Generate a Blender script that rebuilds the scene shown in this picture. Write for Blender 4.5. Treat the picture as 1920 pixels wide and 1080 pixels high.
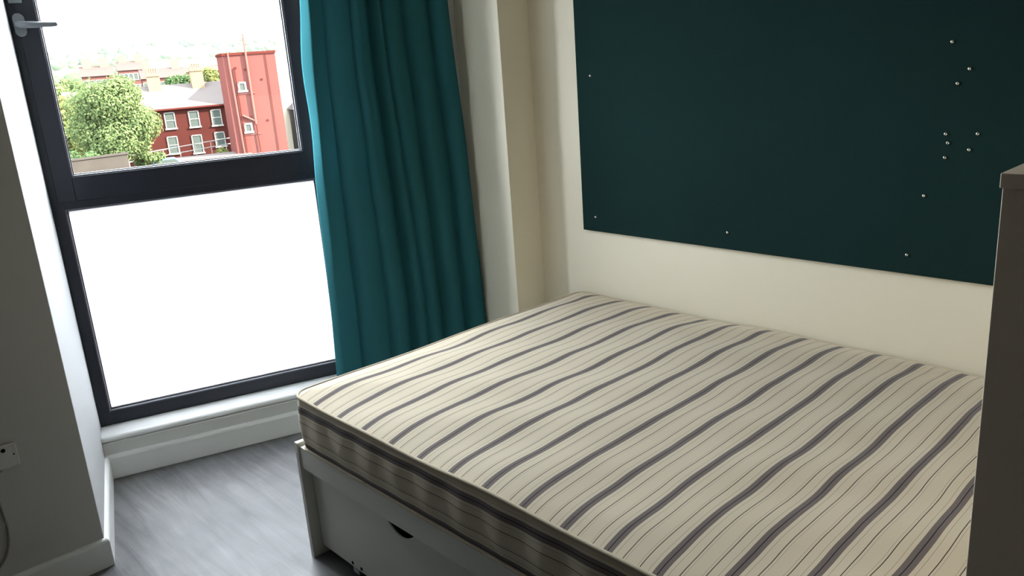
import bpy, math, random
from mathutils import Vector, Matrix, noise

for o in list(bpy.data.objects):
    bpy.data.objects.remove(o, do_unlink=True)
SC = bpy.context.scene
COL = SC.collection

# ------------------------------------------------------------------ frame of reference
# x: across the bed towards the board wall, y: towards the window end, z: up, floor z = 0.
# The window wall is turned by DL; u runs along it, n points outdoors.
DL = -0.307988
UX, UY = math.cos(DL), math.sin(DL)
NX, NY = -math.sin(DL), math.cos(DL)
def U(u, n, z=0.0):
    return Vector((u*UX + n*NX, u*UY + n*NY, z))
RZW = DL

# ------------------------------------------------------------------ camera
cam_d = bpy.data.cameras.new('camera')
cam_d.sensor_fit = 'HORIZONTAL'
cam_d.sensor_width = 36.0
cam_d.lens = 1533.58*36.0/1920.0
cam_d.clip_start = 0.02
cam_d.clip_end = 6000
cam = bpy.data.objects.new('camera', cam_d)
COL.objects.link(cam)
R3 = Matrix(((0.72481815, 0.23727046, -0.64679315),
             (-0.68544359, 0.15389239, -0.71167705),
             (-0.0693234, 0.95917666, 0.27417952)))
# rotation = Rz(yaw) Rx(pitch) Rz(roll)
R3 = Matrix.Rotation(-0.737671955, 3, 'Z') @ Matrix.Rotation(1.29305991, 3, 'X') @ Matrix.Rotation(-0.07214841, 3, 'Z')
cam.matrix_world = Matrix.Translation((0, 0, 1.55)) @ R3.to_4x4()
SC.camera = cam

# ------------------------------------------------------------------ sky, sun, exposure
wd = bpy.data.worlds.new('world'); SC.world = wd; wd.use_nodes = True
bg = wd.node_tree.nodes['Background']
bg.inputs[0].default_value = (0.87, 0.93, 1.0, 1)
SKY = 31.0                      # radiance of the bright summer sky
bg.inputs[1].default_value = SKY
sun_d = bpy.data.lights.new('sun', 'SUN'); sun_d.energy = 3.4*SKY; sun_d.angle = 0.009
sun_d.color = (1.0, 0.93, 0.78)
sun = bpy.data.objects.new('sun', sun_d); COL.objects.link(sun)
sv = (U(0.78, -0.36) + Vector((0, 0, 0.50)))
sun.rotation_euler = sv.to_track_quat('Z', 'Y').to_euler()
sun.location = U(40, 5, 40)
# sky portal in the clear upper pane (helps the daylight be sampled)
pd = bpy.data.lights.new('window_daylight', 'AREA'); pd.shape = 'RECTANGLE'
pd.size = 0.90; pd.size_y = 1.20
pd.cycles.is_portal = True
po = bpy.data.objects.new('window_daylight', pd); COL.objects.link(po)
po.location = U(0.261, 3.66, 1.812)
po.rotation_euler = (-U(0, 1)).to_track_quat('-Z', 'Y').to_euler()
SC.view_settings.view_transform = 'Standard'
SC.view_settings.look = 'None'
SC.view_settings.gamma = 1.0
SC.view_settings.use_curve_mapping = False
SC.view_settings.exposure = 0.20

# ------------------------------------------------------------------ materials
def mat(name, col, rough=0.6, spec=0.4, metal=0.0, bump=0.0, bscale=60.0, var=0.0, vscale=4.0):
    m = bpy.data.materials.new(name); m.use_nodes = True
    nt = m.node_tree; b = nt.nodes['Principled BSDF']
    b.inputs['Base Color'].default_value = (*col, 1)
    b.inputs['Roughness'].default_value = rough
    b.inputs['Metallic'].default_value = metal
    b.inputs['Specular IOR Level'].default_value = spec
    tc = nt.nodes.new('ShaderNodeTexCoord')
    if var > 0:
        nz = nt.nodes.new('ShaderNodeTexNoise'); nz.inputs['Scale'].default_value = vscale
        nz.inputs['Detail'].default_value = 3
        nt.links.new(tc.outputs['Object'], nz.inputs['Vector'])
        mx = nt.nodes.new('ShaderNodeMix'); mx.data_type = 'RGBA'
        mx.inputs[6].default_value = (*[c*(1-var) for c in col], 1)
        mx.inputs[7].default_value = (*[min(1, c*(1+var)) for c in col], 1)
        nt.links.new(nz.outputs[0], mx.inputs[0])
        nt.links.new(mx.outputs[2], b.inputs['Base Color'])
    if bump > 0:
        nz = nt.nodes.new('ShaderNodeTexNoise'); nz.inputs['Scale'].default_value = bscale
        nt.links.new(tc.outputs['Object'], nz.inputs['Vector'])
        bp = nt.nodes.new('ShaderNodeBump'); bp.inputs['Strength'].default_value = bump
        bp.inputs['Distance'].default_value = 0.002
        nt.links.new(nz.outputs[0], bp.inputs['Height'])
        nt.links.new(bp.outputs[0], b.inputs['Normal'])
    return m

M = {}
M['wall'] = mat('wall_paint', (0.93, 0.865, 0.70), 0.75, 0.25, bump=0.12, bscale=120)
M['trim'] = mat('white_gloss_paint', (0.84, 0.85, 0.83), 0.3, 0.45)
M['wall_cool'] = mat('wall_paint_cool_light', (0.68, 0.68, 0.65), 0.75, 0.25, bump=0.12, bscale=120)  # same paint as the board wall; cool daylight and dimming put into the colour
M['wall_left'] = mat('wall_paint_shaded', (0.555, 0.55, 0.525), 0.75, 0.25, bump=0.12, bscale=120)  # same wall paint again, darkened so the shade sits in its colour
M['rear'] = mat('rear_bounce_damper', (0.20, 0.18, 0.155), 0.85, 0.2)  # unseen walls given a dark colour to cut bounced light in the room
M['ceiling'] = mat('ceiling_paint', (0.84, 0.82, 0.77), 0.8, 0.2)
M['frame'] = mat('anthracite_aluminium', (0.016, 0.018, 0.027), 0.42, 0.35)
M['gasket'] = mat('black_rubber_gasket', (0.008, 0.008, 0.009), 0.6, 0.3)
M['bead'] = mat('glazing_bead', (0.09, 0.092, 0.11), 0.45, 0.3)
M['handle'] = mat('satin_grey_metal', (0.17, 0.185, 0.20), 0.38, 0.45, metal=0.3)
M['board'] = mat('teal_felt', (0.011, 0.034, 0.033), 0.95, 0.1, bump=0.5, bscale=700, var=0.08, vscale=3)
M['steel'] = mat('pin_steel', (0.75, 0.75, 0.74), 0.22, 0.5, metal=1.0)
M['bed'] = mat('cream_white_laminate', (0.76, 0.75, 0.675), 0.42, 0.4)
M['dark'] = mat('dark_hollow', (0.012, 0.012, 0.011), 0.8, 0.1)
M['cab'] = mat('pale_taupe_laminate', (0.86, 0.745, 0.585), 0.45, 0.35, bump=0.06, bscale=300)
M['plastic'] = mat('white_plastic', (0.66, 0.66, 0.63), 0.35, 0.45)
M['cable'] = mat('beige_cable', (0.33, 0.29, 0.24), 0.5, 0.4)
M['castor'] = mat('castor_metal', (0.6, 0.6, 0.58), 0.3, 0.5, metal=0.8)

# glass: mostly see-through, a little mirror
def glass_mat():
    m = bpy.data.materials.new('clear_glass'); m.use_nodes = True; nt = m.node_tree; nt.nodes.clear()
    out = nt.nodes.new('ShaderNodeOutputMaterial'); mx = nt.nodes.new('ShaderNodeMixShader')
    tr = nt.nodes.new('ShaderNodeBsdfTransparent'); tr.inputs[0].default_value = (0.96, 0.97, 0.965, 1)
    gl = nt.nodes.new('ShaderNodeBsdfGlossy'); gl.inputs['Roughness'].default_value = 0.02
    lw = nt.nodes.new('ShaderNodeLayerWeight'); lw.inputs[0].default_value = 0.5
    pw = nt.nodes.new('ShaderNodeMath'); pw.operation = 'POWER'; pw.inputs[1].default_value = 5.0
    ma = nt.nodes.new('ShaderNodeMath'); ma.operation = 'MULTIPLY_ADD'; ma.inputs[1].default_value = 0.8; ma.inputs[2].default_value = 0.035
    nt.links.new(lw.outputs['Facing'], pw.inputs[0]); nt.links.new(pw.outputs[0], ma.inputs[0]); nt.links.new(ma.outputs[0], mx.inputs[0])
    nt.links.new(tr.outputs[0], mx.inputs[1])
    nt.links.new(gl.outputs[0], mx.inputs[2]); nt.links.new(mx.outputs[0], out.inputs[0])
    return m
M['glass'] = glass_mat()
def frosted_mat():
    m = bpy.data.materials.new('frosted_film_glass'); m.use_nodes = True; nt = m.node_tree; nt.nodes.clear()
    out = nt.nodes.new('ShaderNodeOutputMaterial'); mx = nt.nodes.new('ShaderNodeMixShader'); mx.inputs[0].default_value = 0.04
    tr = nt.nodes.new('ShaderNodeBsdfTranslucent'); tr.inputs[0].default_value = (0.585, 0.585, 0.59, 1)
    gl = nt.nodes.new('ShaderNodeBsdfGlossy'); gl.inputs['Roughness'].default_value = 0.25
    nt.links.new(tr.outputs[0], mx.inputs[1]); nt.links.new(gl.outputs[0], mx.inputs[2])
    nt.links.new(mx.outputs[0], out.inputs[0])
    return m
M['frosted'] = frosted_mat()
def cloth_mat(name, col, trans, tcol):
    m = bpy.data.materials.new(name); m.use_nodes = True; nt = m.node_tree; nt.nodes.clear()
    out = nt.nodes.new('ShaderNodeOutputMaterial'); mx = nt.nodes.new('ShaderNodeMixShader'); mx.inputs[0].default_value = trans
    d = nt.nodes.new('ShaderNodeBsdfDiffuse'); d.inputs[0].default_value = (*col, 1)
    t = nt.nodes.new('ShaderNodeBsdfTranslucent'); t.inputs[0].default_value = (*tcol, 1)
    nt.links.new(d.outputs[0], mx.inputs[1]); nt.links.new(t.outputs[0], mx.inputs[2])
    nt.links.new(mx.outputs[0], out.inputs[0])
    return m
M['curtain'] = cloth_mat('teal_curtain_cloth', (0.045, 0.19, 0.22), 0.30, (0.10, 0.25, 0.29))

def floor_mat():
    m = bpy.data.materials.new('grey_vinyl_planks'); m.use_nodes = True; nt = m.node_tree; b = nt.nodes['Principled BSDF']
    L = nt.links.new
    tc = nt.nodes.new('ShaderNodeTexCoord')
    mp = nt.nodes.new('ShaderNodeMapping'); mp.inputs['Rotation'].default_value = (0, 0, math.pi/2)
    L(tc.outputs['Object'], mp.inputs[0])
    br = nt.nodes.new('ShaderNodeTexBrick'); br.inputs['Scale'].default_value = 1.0
    br.inputs['Color1'].default_value = (0.30, 0.30, 0.30, 1); br.inputs['Color2'].default_value = (0.75, 0.75, 0.75, 1)
    br.inputs['Mortar'].default_value = (0, 0, 0, 1); br.inputs['Mortar Size'].default_value = 0.0012
    br.inputs['Brick Width'].default_value = 0.92; br.inputs['Row Height'].default_value = 0.15
    L(mp.outputs[0], br.inputs['Vector'])
    st = nt.nodes.new('ShaderNodeMapping'); st.inputs['Scale'].default_value = (16.0, 1.6, 1)
    L(tc.outputs['Object'], st.inputs[0])
    n1 = nt.nodes.new('ShaderNodeTexNoise'); n1.inputs['Scale'].default_value = 1.5; n1.inputs['Detail'].default_value = 6
    n1.inputs['Roughness'].default_value = 0.62; n1.inputs['Distortion'].default_value = 0.8
    L(st.outputs[0], n1.inputs['Vector'])
    n2 = nt.nodes.new('ShaderNodeTexNoise'); n2.inputs['Scale'].default_value = 5; n2.inputs['Detail'].default_value = 4
    L(tc.outputs['Object'], n2.inputs['Vector'])
    m1 = nt.nodes.new('ShaderNodeMath'); m1.operation = 'MULTIPLY_ADD'; m1.inputs[1].default_value = 0.75
    m2 = nt.nodes.new('ShaderNodeMath'); m2.operation = 'MULTIPLY'; m2.inputs[1].default_value = 0.40
    L(n2.outputs[0], m2.inputs[0]); L(n1.outputs[0], m1.inputs[0]); L(m2.outputs[0], m1.inputs[2])
    m3 = nt.nodes.new('ShaderNodeMath'); m3.operation = 'MULTIPLY_ADD'; m3.inputs[1].default_value = 0.13
    L(br.outputs[0], m3.inputs[0]); L(m1.outputs[0], m3.inputs[2])
    cr = nt.nodes.new('ShaderNodeValToRGB')
    cr.color_ramp.elements[0].position = 0.46; cr.color_ramp.elements[0].color = (0.045, 0.047, 0.050, 1)
    cr.color_ramp.elements[1].position = 0.85; cr.color_ramp.elements[1].color = (0.185, 0.183, 0.185, 1)
    L(m3.outputs[0], cr.inputs[0]); L(cr.outputs[0], b.inputs['Base Color'])
    rr = nt.nodes.new('ShaderNodeMapRange'); rr.inputs[3].default_value = 0.34; rr.inputs[4].default_value = 0.46
    L(n1.outputs[0], rr.inputs[0]); L(rr.outputs[0], b.inputs['Roughness'])
    b.inputs['Specular IOR Level'].default_value = 0.68
    bp = nt.nodes.new('ShaderNodeBump'); bp.inputs['Strength'].default_value = 0.25; bp.inputs['Distance'].default_value = 0.002
    L(m1.outputs[0], bp.inputs['Height']); L(bp.outputs[0], b.inputs['Normal'])
    return m
M['floor'] = floor_mat()

CREAM = (0.66, 0.575, 0.435, 1)
def ticking(name, axis):
    m = bpy.data.materials.new(name); m.use_nodes = True; nt = m.node_tree; b = nt.nodes['Principled BSDF']
    L = nt.links.new
    def math_(op, a, bb, c=None):
        x = nt.nodes.new('ShaderNodeMath'); x.operation = op
        for i, v in enumerate((a, bb, c)):
            if v is None: continue
            if isinstance(v, (int, float)): x.inputs[i].default_value = v
            else: L(v, x.inputs[i])
        return x.outputs[0]
    tc = nt.nodes.new('ShaderNodeTexCoord'); sp = nt.nodes.new('ShaderNodeSeparateXYZ'); L(tc.outputs['Object'], sp.inputs[0])
    nz = nt.nodes.new('ShaderNodeTexNoise'); nz.inputs['Scale'].default_value = 5.5; nz.inputs['Detail'].default_value = 1.5
    L(tc.outputs['Object'], nz.inputs['Vector'])
    P = 0.1235
    if axis == 'y':
        yy = math_('MULTIPLY_ADD', sp.outputs[0], -0.0175, sp.outputs[1])
        yy = math_('MULTIPLY_ADD', math_('SUBTRACT', nz.outputs[0], 0.5), 0.011, yy)
        q = math_('DIVIDE', math_('SUBTRACT', yy, 1.085 - 0.0175*1.7), P)
        k = math_('MULTIPLY_ADD', math_('MULTIPLY', q, q), -0.0032, q)
        mq = math_('MINIMUM', q, 0.0)
        k = math_('MULTIPLY_ADD', math_('MULTIPLY', mq, mq), -0.0070, k)
    else:
        zz = math_('MULTIPLY_ADD', math_('SUBTRACT', nz.outputs[0], 0.5), 0.008, sp.outputs[2])
        k = math_('DIVIDE', math_('SUBTRACT', zz, 0.546), P)
    t = math_('ABSOLUTE', math_('SUBTRACT', k, math_('ROUND', k, None)), None)
    d = math_('MULTIPLY', t, P*10)         # metres * 10 from the middle of the bold band
    cr = nt.nodes.new('ShaderNodeValToRGB'); r = cr.color_ramp; r.interpolation = 'CONSTANT'
    dk = (0.040, 0.026, 0.032, 1); gap = (0.29, 0.245, 0.215, 1); gy = (0.19, 0.17, 0.135, 1); br = (0.035, 0.02, 0.013, 1); fa = (0.30, 0.24, 0.18, 1)
    stops = [(0, dk), (.0017, gap), (.0028, dk), (.0040, gap), (.0052, dk), (.0063, gap), (.0075, dk), (.0086, gap), (.0098, dk), (.0110, CREAM),
             (.0200, gy), (.0209, CREAM), (.0387, br), (.0409, CREAM), (.0458, fa), (.0466, CREAM)]
    r.elements[0].position = 0; r.elements[0].color = stops[0][1]
    r.elements[1].position = stops[-1][0]*10; r.elements[1].color = CREAM
    for p, c in stops[1:-1]:
        e = r.elements.new(p*10); e.color = c
    L(d, cr.inputs[0]); L(cr.outputs[0], b.inputs['Base Color'])
    b.inputs['Roughness'].default_value = 0.85; b.inputs['Specular IOR Level'].default_value = 0.15
    b.inputs['Sheen Weight'].default_value = 0.15
    wv = nt.nodes.new('ShaderNodeTexNoise'); wv.inputs['Scale'].default_value = 900; L(tc.outputs['Object'], wv.inputs['Vector'])
    bp = nt.nodes.new('ShaderNodeBump'); bp.inputs['Strength'].default_value = 0.25; bp.inputs['Distance'].default_value = 0.0006
    L(wv.outputs[0], bp.inputs['Height']); L(bp.outputs[0], b.inputs['Normal'])
    return m
M['tick_top'] = ticking('striped_ticking_panel', 'y')
M['tick_side'] = ticking('striped_ticking_border', 'z')
M['tape'] = mat('cream_piping_tape', (0.60, 0.52, 0.39), 0.85, 0.15, bump=0.3, bscale=500)

# ------------------------------------------------------------------ mesh helpers
class MB:
    def __init__(s): s.v = []; s.f = []; s.mi = []
    def add(s, vs, fs, T=None, mi=0):
        k = len(s.v)
        for p in vs:
            p = Vector(p); s.v.append(tuple(T @ p) if T is not None else tuple(p))
        for f in fs: s.f.append(tuple(k+i for i in f)); s.mi.append(mi)
        return s
    def box(s, a, b, T=None, mi=0):
        x0, y0, z0 = [min(a[i], b[i]) for i in range(3)]; x1, y1, z1 = [max(a[i], b[i]) for i in range(3)]
        return s.add([(x0,y0,z0),(x1,y0,z0),(x1,y1,z0),(x0,y1,z0),(x0,y0,z1),(x1,y0,z1),(x1,y1,z1),(x0,y1,z1)],
                     [(0,3,2,1),(4,5,6,7),(0,1,5,4),(1,2,6,5),(2,3,7,6),(3,0,4,7)], T, mi)
    def prism(s, poly, z0, z1, T=None, mi=0):
        n = len(poly)
        area = sum(poly[i][0]*poly[(i+1) % n][1]-poly[(i+1) % n][0]*poly[i][1] for i in range(n))
        if area < 0: poly = poly[::-1]
        vs = [(p[0], p[1], z0) for p in poly]+[(p[0], p[1], z1) for p in poly]
        fs = [tuple(range(n-1, -1, -1)), tuple(range(n, 2*n))]+[(i, (i+1) % n, n+(i+1) % n, n+i) for i in range(n)]
        return s.add(vs, fs, T, mi)
    def extr(s, prof, p0, p1, up=Vector((0, 0, 1)), mi=0):
        """profile [(a,b)] extruded along p0->p1; a is sideways (left of travel), b is up"""
        p0 = Vector(p0); p1 = Vector(p1); d = (p1-p0).normalized(); side = up.cross(d).normalized()
        n = len(prof)
        vs = [p0+side*a+up*b for a, b in prof]+[p1+side*a+up*b for a, b in prof]
        fs = [tuple(range(n)), tuple(range(2*n-1, n-1, -1))]+[(i, n+i, n+(i+1) % n, (i+1) % n) for i in range(n)]
        return s.add(vs, fs, None, mi)
    def tube(s, pts, r, seg=10, closed=False, cap=True, mi=0):
        pts = [Vector(p) for p in pts]; n = len(pts); rs = r if isinstance(r, list) else [r]*n
        k = len(s.v); up = Vector((0, 0, 1))
        for i, p in enumerate(pts):
            if closed: t = pts[(i+1) % n]-pts[i-1]
            else: t = pts[min(i+1, n-1)]-pts[max(i-1, 0)]
            t.normalize()
            a = t.cross(up)
            if a.length < 1e-3: a = t.cross(Vector((1, 0, 0)))
            a.normalize(); b = t.cross(a)
            for j in range(seg):
                th = 2*math.pi*j/seg; s.v.append(tuple(p+(a*math.cos(th)+b*math.sin(th))*rs[i]))
        for i in range(n if closed else n-1):
            i2 = (i+1) % n
            for j in range(seg):
                s.f.append((k+i*seg+j, k+i*seg+(j+1) % seg, k+i2*seg+(j+1) % seg, k+i2*seg+j)); s.mi.append(mi)
        if cap and not closed:
            s.f.append(tuple(k+j for j in range(seg-1, -1, -1))); s.mi.append(mi)
            s.f.append(tuple(k+(n-1)*seg+j for j in range(seg))); s.mi.append(mi)
        return s
    def lathe(s, prof, seg=16, T=None, mi=0):
        k = len(s.v)
        for r, z in prof:
            for j in range(seg):
                th = 2*math.pi*j/seg; p = Vector((r*math.cos(th), r*math.sin(th), z))
                s.v.append(tuple(T @ p) if T is not None else tuple(p))
        for i in range(len(prof)-1):
            for j in range(seg):
                s.f.append((k+i*seg+j, k+i*seg+(j+1) % seg, k+(i+1)*seg+(j+1) % seg, k+(i+1)*seg+j)); s.mi.append(mi)
        s.f.append(tuple(k+j for j in range(seg-1, -1, -1))); s.mi.append(mi)
        s.f.append(tuple(k+(len(prof)-1)*seg+j for j in range(seg))); s.mi.append(mi)
        return s
    def build(s, name, m, parent=None, smooth=False, bevel=0, loc=None):
        me = bpy.data.meshes.new(name)
        vs = s.v
        if loc is not None:
            L = Vector(loc); vs = [tuple(Vector(p)-L) for p in s.v]
        me.from_pydata(vs, [], s.f); me.update()
        ms = m if isinstance(m, list) else [m]
        for x in ms: me.materials.append(x)
        if len(ms) > 1: me.polygons.foreach_set('material_index', s.mi)
        if smooth: me.polygons.foreach_set('use_smooth', [True]*len(me.polygons))
        o = bpy.data.objects.new(name, me); COL.objects.link(o)
        if loc is not None: o.location = loc
        if parent is not None:
            o.parent = parent
            if loc is None: o.matrix_parent_inverse = Matrix.Translation(parent.location).inverted()
            else: o.location = Vector(loc)-parent.location
        if bevel:
            b = o.modifiers.new('bevel', 'BEVEL'); b.width = bevel; b.segments = 3; b.limit_method = 'ANGLE'; b.angle_limit = 0.6
            b.harden_normals = True
        return o
def tag(o, label=None, cat=None, group=None, kind=None):
    if label: o['label'] = label
    if cat: o['category'] = cat
    if group: o['group'] = group
    if kind: o['kind'] = kind
    return o
def empty(name, loc, label=None, cat=None, group=None, kind=None):
    o = bpy.data.objects.new(name, None); COL.objects.link(o); o.location = loc; o.empty_display_size = 0.1
    return tag(o, label, cat, group, kind)
def struct(mb, name, m, **k):
    return tag(mb.build(name, m, **k), kind='structure')
def un(u, n): p = U(u, n); return (p.x, p.y)
TW = Matrix.Rotation(DL, 4, 'Z')      # local (u, n, z) -> world

# ------------------------------------------------------------------ room shell
XW = 2.419            # board wall
YG = 2.739            # grey wall on the left
YR = 2.452            # return beside the board
CE = 2.60
NO = 3.76             # outer face of the facade
UL, UR = -0.278, 0.797
plan = [(-2.45, -2.75), (2.6, -2.75), un(1.62, NO+0.02), un(-3.4, NO+0.02), (-2.45, 4.4)]
struct(MB().prism(plan, -0.12, 0.0), 'floor', M['floor'])
struct(MB().prism(plan, CE, CE+0.15), 'ceiling', M['ceiling'])
struct(MB().box((XW, -2.6, 0), (XW+0.15, YR, CE)), 'wall_right', M['wall'])
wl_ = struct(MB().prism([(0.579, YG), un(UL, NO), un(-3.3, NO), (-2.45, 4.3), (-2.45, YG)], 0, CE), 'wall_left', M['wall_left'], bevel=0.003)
# same wall paint on the reveal, colour darkened to tone down the window light
M['reveal'] = mat('wall_paint_reveal_dimmed', (0.46, 0.468, 0.47), 0.7, 0.3, bump=0.12, bscale=120)
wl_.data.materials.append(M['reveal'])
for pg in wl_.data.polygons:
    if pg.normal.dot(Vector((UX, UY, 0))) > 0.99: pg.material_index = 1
p3 = un(1.408, NO)
struct(MB().prism([(2.257, YR), p3, (p3[0]+0.35, p3[1]-0.1), (XW+0.15, YR)], 0, CE), 'wall_corner', M['wall'], bevel=0.003)
w = MB()
w.box((UL-0.3, 3.466, 0), (1.408+0.1, NO, 0.150), TW)
w.box((UR, 3.466, 0.150), (1.408+0.1, NO, CE), TW)
w.box((UL-0.3, 3.466, 2.50), (UR, NO, CE), TW)
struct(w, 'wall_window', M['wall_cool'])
struct(MB().box((-2.45, -2.6, 0), (-2.3, YG, CE)), 'wall_far_left', M['rear'])
struct(MB().box((-2.45, -2.75, 0), (2.6, -2.6, CE)), 'wall_rear', M['rear'])

# skirting: moulded top edge
SK = [(0, 0), (0.015, 0), (0.015, 0.088), (0.0125, 0.095), (0.008, 0.0995), (0, 0.102)]
def skirt(name, p0, p1):
    s = MB(); s.extr([(a, b) for a, b in SK], (p0[0], p0[1], 0), (p1[0], p1[1], 0))
    return struct(s, name, M['trim'], bevel=0.0015)
skirt('baseboard_window', un(1.41, 3.466), un(UL, 3.466))
g = Vector((0.579, YG, 0)); r0 = U(UL, 3.466)
# left pair mitred at the corner
s = MB()
# reveal skirting: travel from window to corner keeps the room on the left side
def mitre(name, A, B, endA, endB):
    """skirting between plan points A,B; endA/endB shift of the outer face ends along the run"""
    A = Vector((*A, 0)); B = Vector((*B, 0)); d = (B-A).normalized(); side = Vector((0, 0, 1)).cross(d)
    s = MB(); n = len(SK)
    vs = [A+side*a+d*(-endA*a/0.015)+Vector((0, 0, b)) for a, b in SK]+[B+side*a+d*(endB*a/0.015)+Vector((0, 0, b)) for a, b in SK]
    s.add(vs, [tuple(range(n)), tuple(range(2*n-1, n-1, -1))]+[(i, n+i, n+(i+1) % n, (i+1) % n) for i in range(n)])
    return struct(s, name, M['trim'], bevel=0.0012)
cx = 0.579
mitre('baseboard_left_reveal', un(UL, 3.466), (cx, YG), 0.0, 0.0108)
mitre('baseboard_left', (cx, YG), (-2.3, YG), 0.0108, 0.0)
mitre('baseboard_corner', (XW, YR), (2.257, YR), 0.0, 0.0108)
# window sill board with rounded nose
sp = [(3.63, 0.150), (3.63, 0.176), (3.488, 0.176), (3.480, 0.1745), (3.474, 0.170), (3.4715, 0.163), (3.474, 0.155), (3.480, 0.151), (3.488, 0.150)]
s = MB(); n_ = len(sp)
for uu in (UL, UR+0.0): s.v += [tuple(U(uu, a, b)) for a, b in sp]
s.f = [tuple(range(n_-1, -1, -1)), tuple(range(n_, 2*n_))]+[(i, (i+1) % n_, n_+(i+1) % n_, n_+i) for i in range(n_)]; s.mi = [0]*len(s.f)
struct(s, 'trim_1', M['trim'])

# ------------------------------------------------------------------ window
win = empty('window_1', U(0.26, 3.6, 0.176), kind='structure')
def rect_frame(mb, u0, u1, z0, z1, a, n0, n1, T=TW, l=None, r=None, b=None, t=None):
    l = a if l is None else l; r = a if r is None else r; b = a if b is None else b; t = a if t is None else t
    mb.box((u0, n0, z0), (u0+l, n1, z1), T); mb.box((u1-r, n0, z0), (u1, n1, z1), T)
    mb.box((u0+l, n0, z0), (u1-r, n1, z0+b), T); mb.box((u0+l, n0, z1-t), (u1-r, n1, z1), T)
ZT = 2.50
f = MB()     # fixed outer frame with transom
f.box((UL, 3.60, 0.176), (-0.234, 3.67, ZT), TW); f.box((0.751, 3.60, 0.176), (UR, 3.67, ZT), TW)
f.box((-0.234, 3.60, 0.176), (0.751, 3.67, 0.234), TW); f.box((-0.234, 3.60, 1.087), (0.751, 3.67, 1.150), TW)
f.box((-0.234, 3.60, 2.46), (0.751, 3.67, ZT), TW)
f.build('outer_frame', M['frame'], win, bevel=0.002)
sh = MB(); rect_frame(sh, -0.252, 0.770, 1.118, 2.478, 0.062, 3.594, 3.66, l=0.066, r=0.062, b=0.094, t=0.07)
sash = sh.build('sash', M['frame'], win, bevel=0.003)
def bead(name, u0, u1, z0, z1, par):
    b = MB(); rect_frame(b, u0-0.006, u1+0.006, z0-0.006, z1+0.006, 0.0065, 3.598, 3.628)
    b.build(name, M['bead'], par, bevel=0.0022)
    b = MB(); rect_frame(b, u0, u1, z0, z1, 0.004, 3.616, 3.632)
    b.build('gasket', M['gasket'], par)
bead('glazing_bead', -0.181, 0.703, 1.217, 2.403, win)
bead('glazing_bead', -0.229, 0.746, 0.239, 1.084, win)
MB().box((-0.182, 3.629, 1.214), (0.704, 3.635, 2.406), TW).build('clear_pane', M['glass'], win)
MB().box((-0.230, 3.629, 0.238), (0.747, 3.631, 1.086), TW).build('frosted_pane', M['frosted'], win)
# handle: lobed rose plate, pivot and horizontal lever
h = MB()
pl = []
for k in range(36):
    a = 2*math.pi*k/36; rr = 0.0195
    pl.append((rr*math.cos(a), rr*math.sin(a)+(0.022 if math.sin(a) >= 0 else -0.022)))
def plate(mb, cu, cz, nb, nf, pts, mi=0):
    k = len(mb.v); n = len(pts)
    mb.v += [tuple(U(cu+a, nb, cz+b)) for a, b in pts]+[tuple(U(cu+a, nf, cz+b)) for a, b in pts]
    mb.f += [tuple(k+i for i in range(n)), tuple(k+i for i in range(2*n-1, n-1, -1))]+[(k+i, k+n+i, k+n+(i+1) % n, k+(i+1) % n) for i in range(n)]
    mb.mi += [mi]*(n+2)
plate(h, -0.246, 1.776, 3.594, 3.585, pl)
rose = h.build('handle', M['handle'], win, bevel=0.002)
hl = MB()
hl.tube([U(-0.243, 3.590, 1.775), U(-0.240, 3.552, 1.774)], 0.011, 14)
pts = [U(-0.256, 3.548, 1.7755), U(-0.245, 3.546, 1.775), U(-0.215, 3.546, 1.7735), U(-0.18, 3.548, 1.772), U(-0.15, 3.550, 1.7715), U(-0.128, 3.552, 1.7715), U(-0.1215, 3.552, 1.7715)]
hl.tube(pts, [0.008, 0.0125, 0.0120, 0.0105, 0.0098, 0.0092, 0.006], 14)
hl.build('lever', M['handle'], rose, smooth=True)
lk = MB().box((-0.266, 3.580, 1.851), (-0.222, 3.594, 1.93), TW)
lk.build('lock_plate', M['handle'], win, bevel=0.003)

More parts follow.
